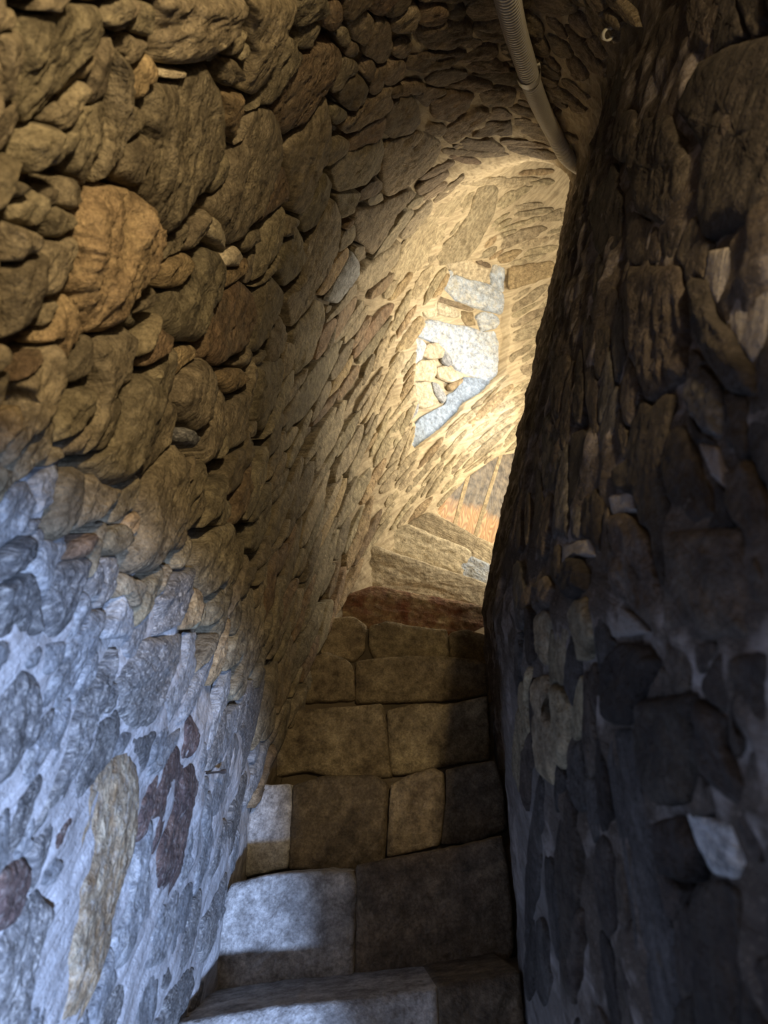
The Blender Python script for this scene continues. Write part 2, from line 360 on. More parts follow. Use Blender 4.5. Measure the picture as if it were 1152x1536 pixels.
# ------------------------------------------------------------------ the walls themselves (mortar, relief)
def build_shell():
    ns, nk = 760, 470
    G, S = surface(ns, nk); N = grid_normals(G, S)
    flat = G.reshape(-1, 3)
    ds = np.zeros(ns); dd = np.linalg.norm(np.diff((S[:, 0:2] + S[:, 2:4]) / 2, axis=0), axis=1); ds[1:] = np.cumsum(dd)
    dk = np.zeros((ns, nk)); dk[:, 1:] = np.cumsum(np.linalg.norm(np.diff(G, axis=1), axis=-1), axis=1)
    hh = dk + S[:, 4:5] - .0
    ss = ds[:, None] + 0 * dk
    a = R(47)
    U = ss * math.cos(a) + hh * math.sin(a); V = -ss * math.sin(a) + hh * math.cos(a)
    uv = np.stack([U, V], -1)
    px, py = project(G)
    k = np.linspace(0, 1, nk)[None, :] + 0 * ss
    z = G[..., 2]; y = G[..., 1]; x = G[..., 0]
    right = sstep(k, .70, .76)
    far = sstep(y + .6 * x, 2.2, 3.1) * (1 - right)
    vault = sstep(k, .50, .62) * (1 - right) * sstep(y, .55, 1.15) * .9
    low = (1 - sstep(z + .12 * fbm(G * 6, 3, 3), .18, .42)) * (1 - sstep(y, 1.5, 2.0)) * (1 - right)
    dry = np.clip(1 - right - low - vault - far, 0, 1)
    aniso = np.stack([U * 9, V * 45, ss * 3], -1)
    d = (fbm(aniso, 4, 11) * .010) * (.45 + .55 * (1 - low)) + fbm(G * 14, 3, 5) * .010 + fbm(G * 45, 3, 9) * .003
    d = d - dry * .034 + low * .003 + far * 0 - right * .002
    d += right * (fbm(np.stack([ss * 30, dk * 7, ss * 0], -1), 4, 21) * .011)
    slot = (inpoly(NICHE, px, py) | inpoly(DOOR, px, py)) & (right < .5) & (y > 1.5)
    slab = inpoly(DOOR, px, py)
    d = np.where(slot, d * .3 - np.where(slab, .09, .056), d)
    G2 = G + N * d[..., None]
    rend = right * sstep(y, .75, 1.05) * (1 - sstep(z + .1 * fbm(G * 7, 3, 31), .18, .38)) * (1 - sstep(y, 2.3, 2.8))
    d = d * (1 - .6 * rend)
    G2 = G + N * d[..., None]
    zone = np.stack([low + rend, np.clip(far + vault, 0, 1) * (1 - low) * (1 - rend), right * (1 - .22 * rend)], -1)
    objs = {}
    sB = int(ns * 11.6 / 17)
    def piece(name, i0, i1, j0, j1, label):
        idx = (np.arange(i0, i1 + 1)[:, None] * nk + np.arange(j0, j1 + 1)[None, :])
        sub = G2.reshape(-1, 3)[idx.ravel()]
        w = j1 - j0 + 1; h = i1 - i0 + 1
        ii = np.arange(h - 1)[:, None]; jj = np.arange(w - 1)[None, :]
        q = ii * w + jj
        F = np.stack([q, q + 1, q + w + 1, q + w], -1).reshape(-1, 4)
        me = bpy.data.meshes.new(name)
        me.vertices.add(len(sub)); me.vertices.foreach_set('co', sub.ravel())
        me.loops.add(F.size); me.loops.foreach_set('vertex_index', F.ravel().astype(np.int32))
        me.polygons.add(len(F)); me.polygons.foreach_set('loop_start', (np.arange(len(F)) * 4).astype(np.int32))
        me.polygons.foreach_set('use_smooth', np.ones(len(F), bool))
        me.update(calc_edges=True)
        ul = me.uv_layers.new(name='UVMap'); ul.data.foreach_set('uv', uv.reshape(-1, 2)[idx.ravel()][F.ravel()].ravel())
        at = me.attributes.new('zone', 'FLOAT_VECTOR', 'POINT'); at.data.foreach_set('vector', zone.reshape(-1, 3)[idx.ravel()].ravel())
        me.materials.append(M['base'])
        o = bpy.data.objects.new(name, me); COL.objects.link(o)
        tag(o, label, 'wall' if 'wall' in name else 'ceiling', kind='structure'); objs[name] = o
    jc = int(.56 * (nk - 1)); jb = int(.73 * (nk - 1))
    piece('wall_left', 0, sB, 0, jc, 'rough rubble stone wall rising beside the left ends of the steps')
    piece('wall_back', sB, ns - 1, 0, jc, 'honey coloured stone wall curving round the sunlit corner at the top')
    piece('ceiling', 0, ns - 1, jc, jb, 'mortared rubble vault over the stair')
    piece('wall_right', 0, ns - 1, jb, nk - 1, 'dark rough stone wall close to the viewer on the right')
    return objs
SHELL = build_shell()
PIECES = {k: [] for k in SHELL}

# ------------------------------------------------------------------ stones
def resample(poly, sp):
    p = np.array(poly + [poly[0]], float)
    # round the corners a little
    d = np.linalg.norm(np.diff(p, axis=0), axis=1); c = np.concatenate([[0], np.cumsum(d)])
    n = max(10, int(c[-1] / sp)); t = np.linspace(0, c[-1], n, endpoint=False)
    q = np.stack([np.interp(t, c, p[:, 0]), np.interp(t, c, p[:, 1])], -1)
    return .5 * q + .25 * (np.roll(q, 1, 0) + np.roll(q, -1, 0))
def star_mesh(poly, sp, jag=1.0):
    o = resample(poly, sp); n = len(o); c = o.mean(0)
    per = o - c; rad = np.linalg.norm(per, axis=1)
    s = RNG.integers(1, 9999)
    nn = fbm(np.stack([o[:, 0] * .09, o[:, 1] * .09, o[:, 0] * 0 + s], -1), 3, 1)
    o = c + per * (1 + jag * 2.2 * nn[:, None] / np.maximum(rad, 8)[:, None])
    per = o - c
    m = max(2, int(np.median(rad) / sp))
    fr = [1.03, 1.0, .94] + [1 - (i + .6) / (m + .6) * .94 for i in range(1, m)]
    fr = sorted(set(fr), reverse=True)
    pts = [c + per * f for f in fr] + [c[None, :]]
    f_all = np.concatenate([[f] * n for f in fr] + [[0.0]])
    Pp = np.concatenate(pts)
    F = []
    for r in range(len(fr) - 1):
        for i in range(n):
            j = (i + 1) % n; F.append((r * n + i, r * n + j, (r + 1) * n + j, (r + 1) * n + i))
    b = (len(fr) - 1) * n
    for i in range(n): F.append((b + i, b + (i + 1) % n, len(Pp) - 1))
    return Pp, f_all, F, n, c
def stone(poly, sheet, h, mat, tilt=(0, 0), sp=3.8, rough=1.0, name='stone', parent=None, label=None, power=7.0, offset=0.0, plane=None, back=0.0, jag=1.0, skirt=.012):
    Pp, f, F, n, c = star_mesh(poly, sp, jag)
    if plane is None:
        P, N = look(sheet, Pp[:, 0], Pp[:, 1])
        if np.isnan(P).any(): return None
    else:
        p0, nn = plane
        rr = ray(Pp[:, 0], Pp[:, 1]); t = (p0 @ nn) / (rr @ nn); P = rr * t[:, None]; N = np.repeat(nn[None, :], len(P), 0)
    Pc = P[-1]; Nc = N[-1]
    scale = np.linalg.norm(P - Pc, axis=1)
    if scale.max() > .9: return None
    if plane is None:
        ed = np.linalg.norm(np.diff(P[:n], axis=0), axis=1)
        if ed.max() > 9 * np.median(ed) + .01: print('dropped', name, c); return None
    ei = Pp[:n] - c; _, vi = np.linalg.eigh(ei.T @ ei); pj = ei @ vi[:, 1]
    e1 = P[int(pj.argmax())] - P[int(pj.argmin())]; e1 = e1 - Nc * (e1 @ Nc); e1 /= np.linalg.norm(e1); e2 = np.cross(Nc, e1)
    uv = np.stack([P @ e1, P @ e2], -1)
    prof = np.clip(1 - np.clip(f, 0, 1) ** power, 0, 1)
    hh = np.where(f > 1.01, -skirt, h * (.35 + .65 * prof))
    inner = sstep(1.0 - f, 0.0, .15)
    sd = float(RNG.integers(1, 999))
    L3 = np.stack([uv[:, 0] * 11, uv[:, 1] * 38, np.full(len(P), sd)], -1)
    hh = hh + inner * min(h, .013) * rough * (.8 * fbm(L3, 3, 2) + .8 * (ridged(L3 * 1.5, 3, 4) - .6)) + inner * rough * min(1, h / .012) * (.0028 * (ridged(P * 55, 3, 16) - .6) + .0025 * fbm(P * 120, 2, 6))
    d = (Pp - c) / max(20, np.abs(Pp - c).max())
    hh = hh + np.where(f > 1.01, 0, h * (tilt[0] * d[:, 0] + tilt[1] * d[:, 1]))
    P = P + N * (hh + offset)[:, None]
    V = P
    if back > 0:
        ext = P[:n].copy() - plane[1] * back; V = np.vstack([P, ext]); uv = np.vstack([uv, uv[:n] + [0, .3]])
        b = len(P)
        for i in range(n):
            j = (i + 1) % n; F.append((i, b + i, b + j, j))
    # orient faces outwards
    a_, b_, c_ = V[F[n][0]], V[F[n][1]], V[F[n][2]]
    if np.cross(b_ - a_, c_ - a_) @ Nc < 0: F = [tuple(reversed(q)) for q in F]
    o = mesh_obj(name, V, F, M[mat], parent, uv)
    if label: o['label'] = label
    return o
def wall_for(sheet, px, py):
    if sheet == 'B': return 'wall_right'
    s, k = skat(sheet, px, py)
    if k > .56: return 'ceiling'
    return 'wall_back' if s > 11.6 / 17 else 'wall_left'

def C1(p): return P2(p, 2.0, 0, 0)
def C3(p): return P2(p, 2.0, 0, 400)
def C5(p): return P2(p, 2.0, 0, 960)
def CU(p): return P2(p, 3.2, 400, 100)
def CR2(p): return P2(p, 1.767, 500, 0)
def CR7(p): return P2(p, 2.549, 700, 400)
def CR8(p): return P2(p, 2.549, 700, 960)
# (outline, sheet, height m, material, tilt)
TR = []
def T(poly, h, mat, tilt=(.35, -.1), sheet='A', **kw): TR.append((poly, sheet, h, mat, tilt, kw))
T(C1([(60,60),(140,0),(270,0),(270,100),(220,180),(150,270),(100,340),(60,375),(30,320),(50,200),(40,130)]), .016, 'tan')
T(C1([(-30,90),(30,80),(30,180),(10,300),(-30,330)]), .014, 'tan')
T(C1([(150,340),(175,290),(215,230),(230,240),(215,290),(185,380),(165,400),(150,390)]), .018, 'tan')
T(C1([(310,120),(350,170),(360,230),(340,330),(330,420),(300,500),(265,560),(265,500),(290,400),(300,300),(310,200)]), .022, 'tan')
T(C1([(195,430),(240,330),(290,290),(296,320),(285,400),(265,480),(240,560),(200,520)]), .014, 'tan')
T(C1([(40,420),(90,360),(130,370),(140,430),(110,490),(50,525),(30,480)]), .020, 'tan')
T(C1([(-20,520),(35,545),(20,590),(-20,590)]), .016, 'tan')
T(C1([(410,235),(480,240),(540,200),(590,170),(640,260),(655,340),(650,440),(620,530),(560,600),(520,680),(480,720),(440,660),(400,580),(395,500),(420,430),(400,350)]), .024, 'tan')
T(C1([(370,90),(400,0),(430,0),(440,70),(420,110)]), .016, 'tan')
T(C1([(440,110),(440,-30),(700,-30),(690,70),(640,120),(560,180),(490,195),(440,180)]), .026, 'tan')
T(C1([(430,200),(530,198),(530,215),(480,228),(430,222)]), .018, 'cream')
T(C1([(620,170),(690,170),(715,230),(670,255),(630,240)]), .014, 'tan')
T(C1([(650,265),(715,270),(710,340),(690,420),(665,380)]), .014, 'ochre')
T(C1([(725,-30),(870,-30),(860,60),(820,150),(800,220),(750,290),(720,280),(740,150)]), .020, 'slatey')
T(C1([(610,620),(660,540),(680,470),(720,400),(750,320),(800,310),(830,370),(835,450),(800,560),(760,640),(710,720),(670,740),(640,700)]), .022, 'tan', (.5, .1))
T(C1([(210,620),(280,545),(360,555),(400,590),(435,680),(420,760),(390,840),(340,930),(290,1005),(240,1000),(205,930),(190,840),(195,740)]), .030, 'ochre', rough=1.7, jag=2.0)
T(C1([(-30,650),(60,690),(65,730),(20,780),(-30,790)]), .020, 'tan')
T(C1([(-20,800),(80,735),(85,830),(60,900),(30,1000),(-20,1024)]), .018, 'tan')
T(C1([(110,650),(140,610),(200,640),(205,660),(165,710),(130,715)]), .012, 'tan')
T(C1([(465,820),(490,770),(530,750),(555,790),(540,820),(500,865),(470,865)]), .020, 'ochre')
T(C1([(521,740),(560,670),(600,620),(600,680),(570,740),(540,755)]), .014, 'tan')
T(C1([(605,640),(635,650),(652,765),(640,740),(605,710)]), .018, 'cream')
T(C1([(480,880),(560,805),(600,735),(640,750),(662,810),(650,880),(600,940),(570,1030),(500,1024),(460,960)]), .022, 'tan', (.5, .1))
T(C1([(670,760),(690,730),(712,760),(700,800),(665,800)]), .014, 'cream')
T(C1([(715,740),(740,690),(765,680),(760,720),(730,760)]), .014, 'tan')
T(C1([(810,340),(850,220),(900,160),(1000,120),(1020,150),(990,240),(940,300),(900,370),(840,410),(815,380)]), .016, 'rust')
T(C1([(850,440),(900,370),(970,275),(985,380),(975,480),(930,560),(900,650),(870,640),(855,540)]), .018, 'slatey', (.6, 0))
T(CU([(300,490),(330,440),(450,380),(548,335),(552,400),(520,490),(450,560),(380,580),(330,600)]), .018, 'slatey', (.5, .4))
T(C1([(890,640),(930,560),(970,510),(990,540),(970,600),(930,680),(900,700)]), .018, 'tan', (.6, .2))
T(C1([(820,800),(850,740),(880,670),(895,700),(900,770),(870,840),(840,860)]), .018, 'tan', (.7, .2))
T(C1([(760,770),(790,680),(830,600),(845,640),(830,730),(790,800),(750,850)]), .018, 'tan')
T(C1([(910,740),(960,640),(1000,590),(1020,640),(1010,740),(960,830),(900,940),(860,990),(850,900),(890,840)]), .022, 'tan', (.6, .2))
T(C1([(1000,580),(1075,572),(1050,640),(1020,660)]), .014, 'slatey')
T(C1([(950,880),(990,790),(1036,738),(1042,752),(990,850),(965,890)]), .012, 'ochre')
T(C1([(980,900),(1000,850),(1050,748),(1070,790),(1060,830),(1010,910)]), .020, 'palegrey', (.5, 0))
T(C1([(1015,270),(1030,230),(1080,225),(1100,260),(1085,310),(1050,330),(1015,310)]), .012, 'ceil')
T(C1([(380,930),(430,850),(440,890),(400,940),(360,950)]), .016, 'tan')
T(CU([(560,385),(620,352),(740,312),(830,350),(836,380),(790,470),(700,540),(600,610),(562,620),(552,500)]), .014, 'ceil', (.4, .4))
T(CU([(600,165),(690,125),(720,180),(740,260),(700,310),(600,345),(555,315),(560,240)]), .012, 'ceil')
T(CU([(780,150),(900,110),(1000,120),(960,190),(880,265),(790,240)]), .014, 'rust')
T(CU([(860,290),(1000,195),(1070,210),(960,315),(880,375),(840,340)]), .016, 'ceil')
T(CU([(1015,115),(1152,92),(1200,110),(1180,175),(1040,190)]), .014, 'ceil')
T(CU([(985,340),(1050,262),(1170,250),(1180,320),(1040,330)]), .012, 'ceil')
T(CU([(420,700),(560,650),(680,585),(716,600),(620,700),(560,820),(500,900),(430,830)]), .016, 'ceil', (.5, .3))
T(CU([(430,1010),(520,920),(640,835),(628,920),(560,1000),(480,1070),(440,1080)]), .016, 'slatey', (.5, .3))
T(CU([(970,700),(1000,600),(1060,560),(1110,580),(1090,700),(1020,850),(960,925),(830,955),(812,880),(900,800)]), .012, 'far')
T(C3([(640,120),(700,30),(740,70),(745,160),(720,240),(640,305),(615,270),(620,190)]), .020, 'rust', (.5, 0))
T(C3([(735,255),(740,180),(770,60),(800,20),(830,60),(825,120),(790,205),(760,260)]), .020, 'tan', (.6, 0))
T(C3([(790,215),(825,138),(845,170),(840,260),(800,298)]), .016, 'tan')
T(C3([(650,310),(700,300),(725,335),(700,370),(670,385),(650,350)]), .022, 'ochre')
T(C3([(510,350),(540,300),(580,265),(605,320),(610,400),(600,470),(570,505),(530,450),(510,400)]), .028, 'tan')
T(C3([(500,490),(530,480),(570,515),(560,545),(520,530)]), .018, 'grey')
T(C3([(340,400),(380,310),(420,320),(440,380),(435,500),(400,580),(360,650),(320,660),(280,640),(255,590),(310,540),(325,460)]), .028, 'tan')
T(C3([(245,225),(340,165),(370,190),(350,270),(310,340),(280,430),(268,500),(240,575),(235,540),(250,440),(268,350),(250,290)]), .020, 'tan')
T(C3([(30,345),(90,270),(140,220),(150,270),(130,350),(100,440),(60,500),(20,560),(-20,620),(-20,540),(40,460),(60,400)]), .022, 'tan')
T(C3([(430,620),(500,525),(530,570),(540,640),(530,760),(500,850),(440,920),(380,930),(362,880),(395,780),(400,690)]), .024, 'tan')
T(C3([(160,620),(190,595),(215,620),(200,700),(190,760),(150,830),(130,800),(150,700)]), .018, 'tan')
T(C3([(310,790),(350,765),(360,830),(330,870),(310,850)]), .016, 'tan')
T(C3([(670,430),(690,392),(720,372),(745,270),(755,330),(730,430),(710,540),(680,555)]), .018, 'tan')
T(C3([(620,440),(640,360),(658,385),(650,470),(640,560),(610,600),(590,520)]), .016, 'tan')
T(C3([(762,300),(838,265),(830,360),(800,440),(780,500),(762,460)]), .018, 'tan')
T(C3([(870,200),(940,90),(965,110),(960,180),(930,280),(880,330)]), .018, 'tan', (.6, 0))
T(C3([(590,860),(640,780),(680,760),(690,860),(650,960),(600,1000),(580,930)]), .018, 'tan')
T(C3([(150,900),(250,870),(245,930),(220,1000),(190,1080),(150,1120),(120,1080),(130,980)]), .010, 'grey')
T(C3([(255,960),(280,880),(300,930),(290,980),(260,1000)]), .012, 'grey')
T(C3([(-20,960),(80,920),(105,980),(110,1100),(60,1120),(-20,1120)]), .010, 'grey')
T(C3([(290,1100),(330,1040),(360,980),(390,1060),(385,1110),(300,1120)]), .010, 'palegrey')
T(C3([(460,1000),(520,920),(570,900),(560,1000),(520,1080),(465,1110)]), .012, 'grey')
T(C3([(95,640),(140,580),(140,640),(128,720),(80,760),(90,700)]), .012, 'palegrey')
T(C3([(-20,680),(60,640),(80,700),(60,795),(-20,850)]), .010, 'palegrey')
T(C3([(-20,870),(60,805),(70,870),(30,920),(-20,950)]), .012, 'grey')
T(C5([(290,400),(340,350),(375,335),(400,370),(410,450),(405,540),(390,640),(370,700),(350,760),(320,860),(320,920),(290,1010),(260,1080),(230,1140),(175,1140),(185,1040),(190,920),(220,840),(215,760),(225,640),(250,540),(265,440)]), .010, 'brown', (0, 0), rough=.8)
T(C5([(540,390),(570,370),(588,410),(575,480),(550,560),(535,640),(520,720),(490,780),(460,750),(465,640),(490,560),(520,470)]), .010, 'mauve', (0, 0))
T(C5([(390,60),(430,0),(540,-20),(530,70),(480,170),(450,250),(420,275),(370,260),(345,210),(350,130)]), .010, 'grey', (0, 0))
T(C5([(-20,180),(40,80),(90,100),(105,220),(70,310),(30,400),(-20,440)]), .010, 'grey', (0, 0))
T(C5([(110,100),(120,10),(180,0),(170,60),(130,110)]), .008, 'palegrey', (0, 0))
T(C5([(200,250),(250,150),(325,60),(345,25),(330,100),(300,200),(250,330),(180,480),(130,540),(80,600),(72,590),(110,500),(160,400),(190,330)]), .010, 'grey', (0, 0))
T(C5([(-20,700),(60,650),(85,690),(60,780),(20,860),(-20,880)]), .008, 'mauve', (0, 0))
T(C5([(-20,920),(50,800),(100,740),(130,790),(110,900),(90,1000),(60,1180),(-20,1200)]), .010, 'grey', (0, 0))
T(C5([(98,700),(150,640),(175,670),(140,740),(105,740)]), .006, 'palegrey', (0, 0))
T(C5([(550,240),(566,220),(580,260),(575,320),(560,355),(537,358),(545,300)]), .010, 'mauve', (0, 0))
T(C5([(375,760),(400,640),(440,540),(453,545),(432,650),(446,700),(440,830),(400,900),(375,980),(335,990),(335,900),(365,830)]), .008, 'palegrey', (0, 0))
T(C5([(20,600),(40,480),(105,390),(118,420),(95,480),(60,555),(30,640)]), .008, 'grey', (0, 0))
T(C5([(572,510),(597,490),(590,600),(560,700),(525,755),(548,640)]), .006, 'palegrey', (0, 0))
T(C5([(680,330),(700,275),(713,300),(703,360),(680,440),(660,500),(640,560),(622,500),(650,400)]), .006, 'palegrey', (0, 0))
T(C5([(470,1020),(498,975),(508,1010),(490,1055),(472,1045)]), .006, 'grey', (0, 0))
# newel wall on the right
B = dict(sheet='B')
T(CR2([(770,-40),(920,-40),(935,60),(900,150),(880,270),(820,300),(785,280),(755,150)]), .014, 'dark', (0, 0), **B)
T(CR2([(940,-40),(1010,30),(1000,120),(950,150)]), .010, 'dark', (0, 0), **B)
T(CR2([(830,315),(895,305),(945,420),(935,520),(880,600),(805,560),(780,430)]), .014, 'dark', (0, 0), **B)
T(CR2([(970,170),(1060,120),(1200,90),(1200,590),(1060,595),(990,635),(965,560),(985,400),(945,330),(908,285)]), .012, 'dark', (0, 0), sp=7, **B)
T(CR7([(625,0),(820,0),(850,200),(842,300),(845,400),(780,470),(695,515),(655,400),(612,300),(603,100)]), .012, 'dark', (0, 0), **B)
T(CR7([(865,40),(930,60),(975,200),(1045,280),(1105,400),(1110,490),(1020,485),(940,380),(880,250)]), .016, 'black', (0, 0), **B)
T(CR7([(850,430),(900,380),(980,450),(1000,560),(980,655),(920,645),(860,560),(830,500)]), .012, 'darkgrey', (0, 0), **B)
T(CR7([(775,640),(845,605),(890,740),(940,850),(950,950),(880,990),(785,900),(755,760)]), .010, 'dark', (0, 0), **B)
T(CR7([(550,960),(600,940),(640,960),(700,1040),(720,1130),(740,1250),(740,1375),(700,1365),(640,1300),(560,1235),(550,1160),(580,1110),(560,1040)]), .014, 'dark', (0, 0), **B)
T(CR7([(400,640),(450,620),(488,690),(480,800),(440,900),(392,920)]), .004, 'black', (0, 0), **B)  # dark hollow in the wall, its shade drawn as a black patch
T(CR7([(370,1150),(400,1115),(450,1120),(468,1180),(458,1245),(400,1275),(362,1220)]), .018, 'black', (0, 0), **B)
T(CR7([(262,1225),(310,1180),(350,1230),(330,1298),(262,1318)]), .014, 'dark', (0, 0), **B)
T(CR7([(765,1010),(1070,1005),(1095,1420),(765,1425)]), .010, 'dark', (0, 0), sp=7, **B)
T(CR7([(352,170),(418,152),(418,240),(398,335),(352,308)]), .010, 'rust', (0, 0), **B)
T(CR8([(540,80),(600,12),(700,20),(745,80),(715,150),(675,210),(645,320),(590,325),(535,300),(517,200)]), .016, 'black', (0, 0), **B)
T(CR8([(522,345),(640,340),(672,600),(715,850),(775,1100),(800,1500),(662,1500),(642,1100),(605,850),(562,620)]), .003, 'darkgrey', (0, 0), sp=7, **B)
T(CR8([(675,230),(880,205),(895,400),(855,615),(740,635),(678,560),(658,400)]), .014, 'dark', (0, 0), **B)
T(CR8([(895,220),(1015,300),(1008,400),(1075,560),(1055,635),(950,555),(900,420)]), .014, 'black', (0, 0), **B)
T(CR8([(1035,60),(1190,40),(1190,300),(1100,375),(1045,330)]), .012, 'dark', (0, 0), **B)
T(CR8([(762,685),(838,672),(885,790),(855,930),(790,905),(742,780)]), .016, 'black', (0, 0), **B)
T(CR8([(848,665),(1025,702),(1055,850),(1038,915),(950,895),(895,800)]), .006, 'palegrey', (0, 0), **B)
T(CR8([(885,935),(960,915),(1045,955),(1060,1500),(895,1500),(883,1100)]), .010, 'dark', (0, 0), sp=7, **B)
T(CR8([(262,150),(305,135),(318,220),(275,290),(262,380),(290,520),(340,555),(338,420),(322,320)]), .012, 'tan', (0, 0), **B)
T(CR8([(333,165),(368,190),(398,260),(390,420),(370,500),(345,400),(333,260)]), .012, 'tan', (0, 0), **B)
for pp in (CR7([(950,50),(1140,0),(1180,120),(1130,300),(1095,370),(1010,250),(965,120)]), CR7([(892,672),(966,692),(988,845),(942,800)]), CR7([(545,880),(640,860),(645,930),(560,950)]), CR7([(372,1060),(470,1040),(500,1110),(460,1110),(400,1100),(365,1140)]), CR7([(520,1260),(640,1330),(700,1400),(560,1420)]), CR2([(995,665),(1140,645),(1150,760),(1105,875),(1030,840),(985,750)])):
    T(pp, .004, 'mortar_grey', (0, 0), **B)
# sunlit masonry right of the niche
T(P2([(730,0),(900,-25),(925,0),(908,38),(728,98)], 2.7425, 500, 400), .014, 'ochre', (0, 0))
for poly, sheet, h, mat, tilt, kw in TR:
    cx = sum(p[0] for p in poly) / len(poly); cy = sum(p[1] for p in poly) / len(poly)
    if np.isnan(skat(sheet, cx, cy)[0]): continue
    wn = wall_for(sheet, cx, cy)
    if sheet == 'B': h *= .6
    dry_ = sheet == 'A' and mat not in ('grey', 'palegrey', 'mauve', 'brown') and wn == 'wall_left'
    kw.setdefault('skirt', .05 if dry_ else .012)
    if dry_ and cx < 480 and cy < 860: poly = [(cx + (x - cx) * .95, cy + (y - cy) * .965) for x, y in poly]
    o = stone(poly, sheet, h, mat, tilt, parent=SHELL[wn], **kw)
    if o: PIECES[wn].append((cx, cy, o))

# occupancy raster (2 px) of traced outlines
RS = 3; rx0, ry0 = -200, -200; RW, RH = 1552 // RS, 1940 // RS
gx, gy = np.meshgrid(rx0 + RS * np.arange(RW), ry0 + RS * np.arange(RH))
OCC = {'A': inpoly(STEPREG, gx, gy) | inpoly(NICHE, gx, gy) | inpoly(DOOR, gx, gy), 'B': np.zeros((RH, RW), bool)}
for poly, sheet, *_ in TR:
    xs = [p[0] for p in poly]; ys = [p[1] for p in poly]
    i0, i1 = max(0, int((min(xs) - rx0) / RS) - 1), int((max(xs) - rx0) / RS) + 2
    j0, j1 = max(0, int((min(ys) - ry0) / RS) - 1), int((max(ys) - ry0) / RS) + 2
    OCC[sheet][j0:j1, i0:i1] |= inpoly(poly, gx[j0:j1, i0:i1], gy[j0:j1, i0:i1])
for s_ in 'AB':
    o_ = OCC[s_]; d_ = o_.copy(); d_[1:] |= o_[:-1]; d_[:-1] |= o_[1:]; d_[:, 1:] |= o_[:, :-1]; d_[:, :-1] |= o_[:, 1:]; OCC[s_] = d_
def occ(s, x, y):
    i = np.clip(((np.asarray(x) - rx0) / RS).astype(int), 0, RW - 1); j = np.clip(((np.asarray(y) - ry0) / RS).astype(int), 0, RH - 1)
    return OCC[s][j, i]

# how the stones lie: (x, y, slant deg, length, width)
FLD = {'A': np.array([(50,100,65,120,50),(150,400,75,120,52),(50,700,62,110,45),(100,1000,62,130,42),(100,1400,74,170,42),(250,1100,67,130,26),
  (350,300,62,90,34),(300,700,74,110,28),(400,500,68,95,20),(450,100,58,80,34),(540,230,40,75,30),(560,60,75,55,38),(650,60,15,60,34),(780,180,-12,70,14),
  (600,250,32,90,20),(500,400,55,90,17),(500,700,68,110,12),(450,900,74,120,11),(600,600,62,90,9),(600,750,52,60,10),(700,650,42,80,10),(780,480,28,70,11),
  (800,330,12,70,12),(700,330,60,60,14),(350,950,76,130,15),(330,1200,79,130,16),(720,240,-5,70,12),(420,1050,78,90,10),(860,60,-45,60,26),(700,150,12,70,16),(620,450,58,80,11),
  (380,750,72,110,15),(550,500,60,80,14),(540,850,74,90,9)], float),
 'B': np.array([(1050,200,95,170,100),(950,300,88,140,55),(850,600,86,140,22),(900,900,92,140,50),(780,1000,88,150,10),(800,1300,88,200,16),(900,1300,92,180,26),
  (1100,700,95,170,75),(1100,1300,95,170,75),(790,800,84,110,11),(880,100,75,80,36)], float)}
def field(s, x, y):
    A = FLD[s]; w = 1 / (((A[:, 0] - x) ** 2 + (A[:, 1] - y) ** 2) + 900) ** 1.5; w /= w.sum()
    a = np.radians(A[:, 2]) * 2
    ang = .5 * math.atan2((w * np.sin(a)).sum(), (w * np.cos(a)).sum())
    return ang, (w * A[:, 3]).sum(), (w * A[:, 4]).sum()
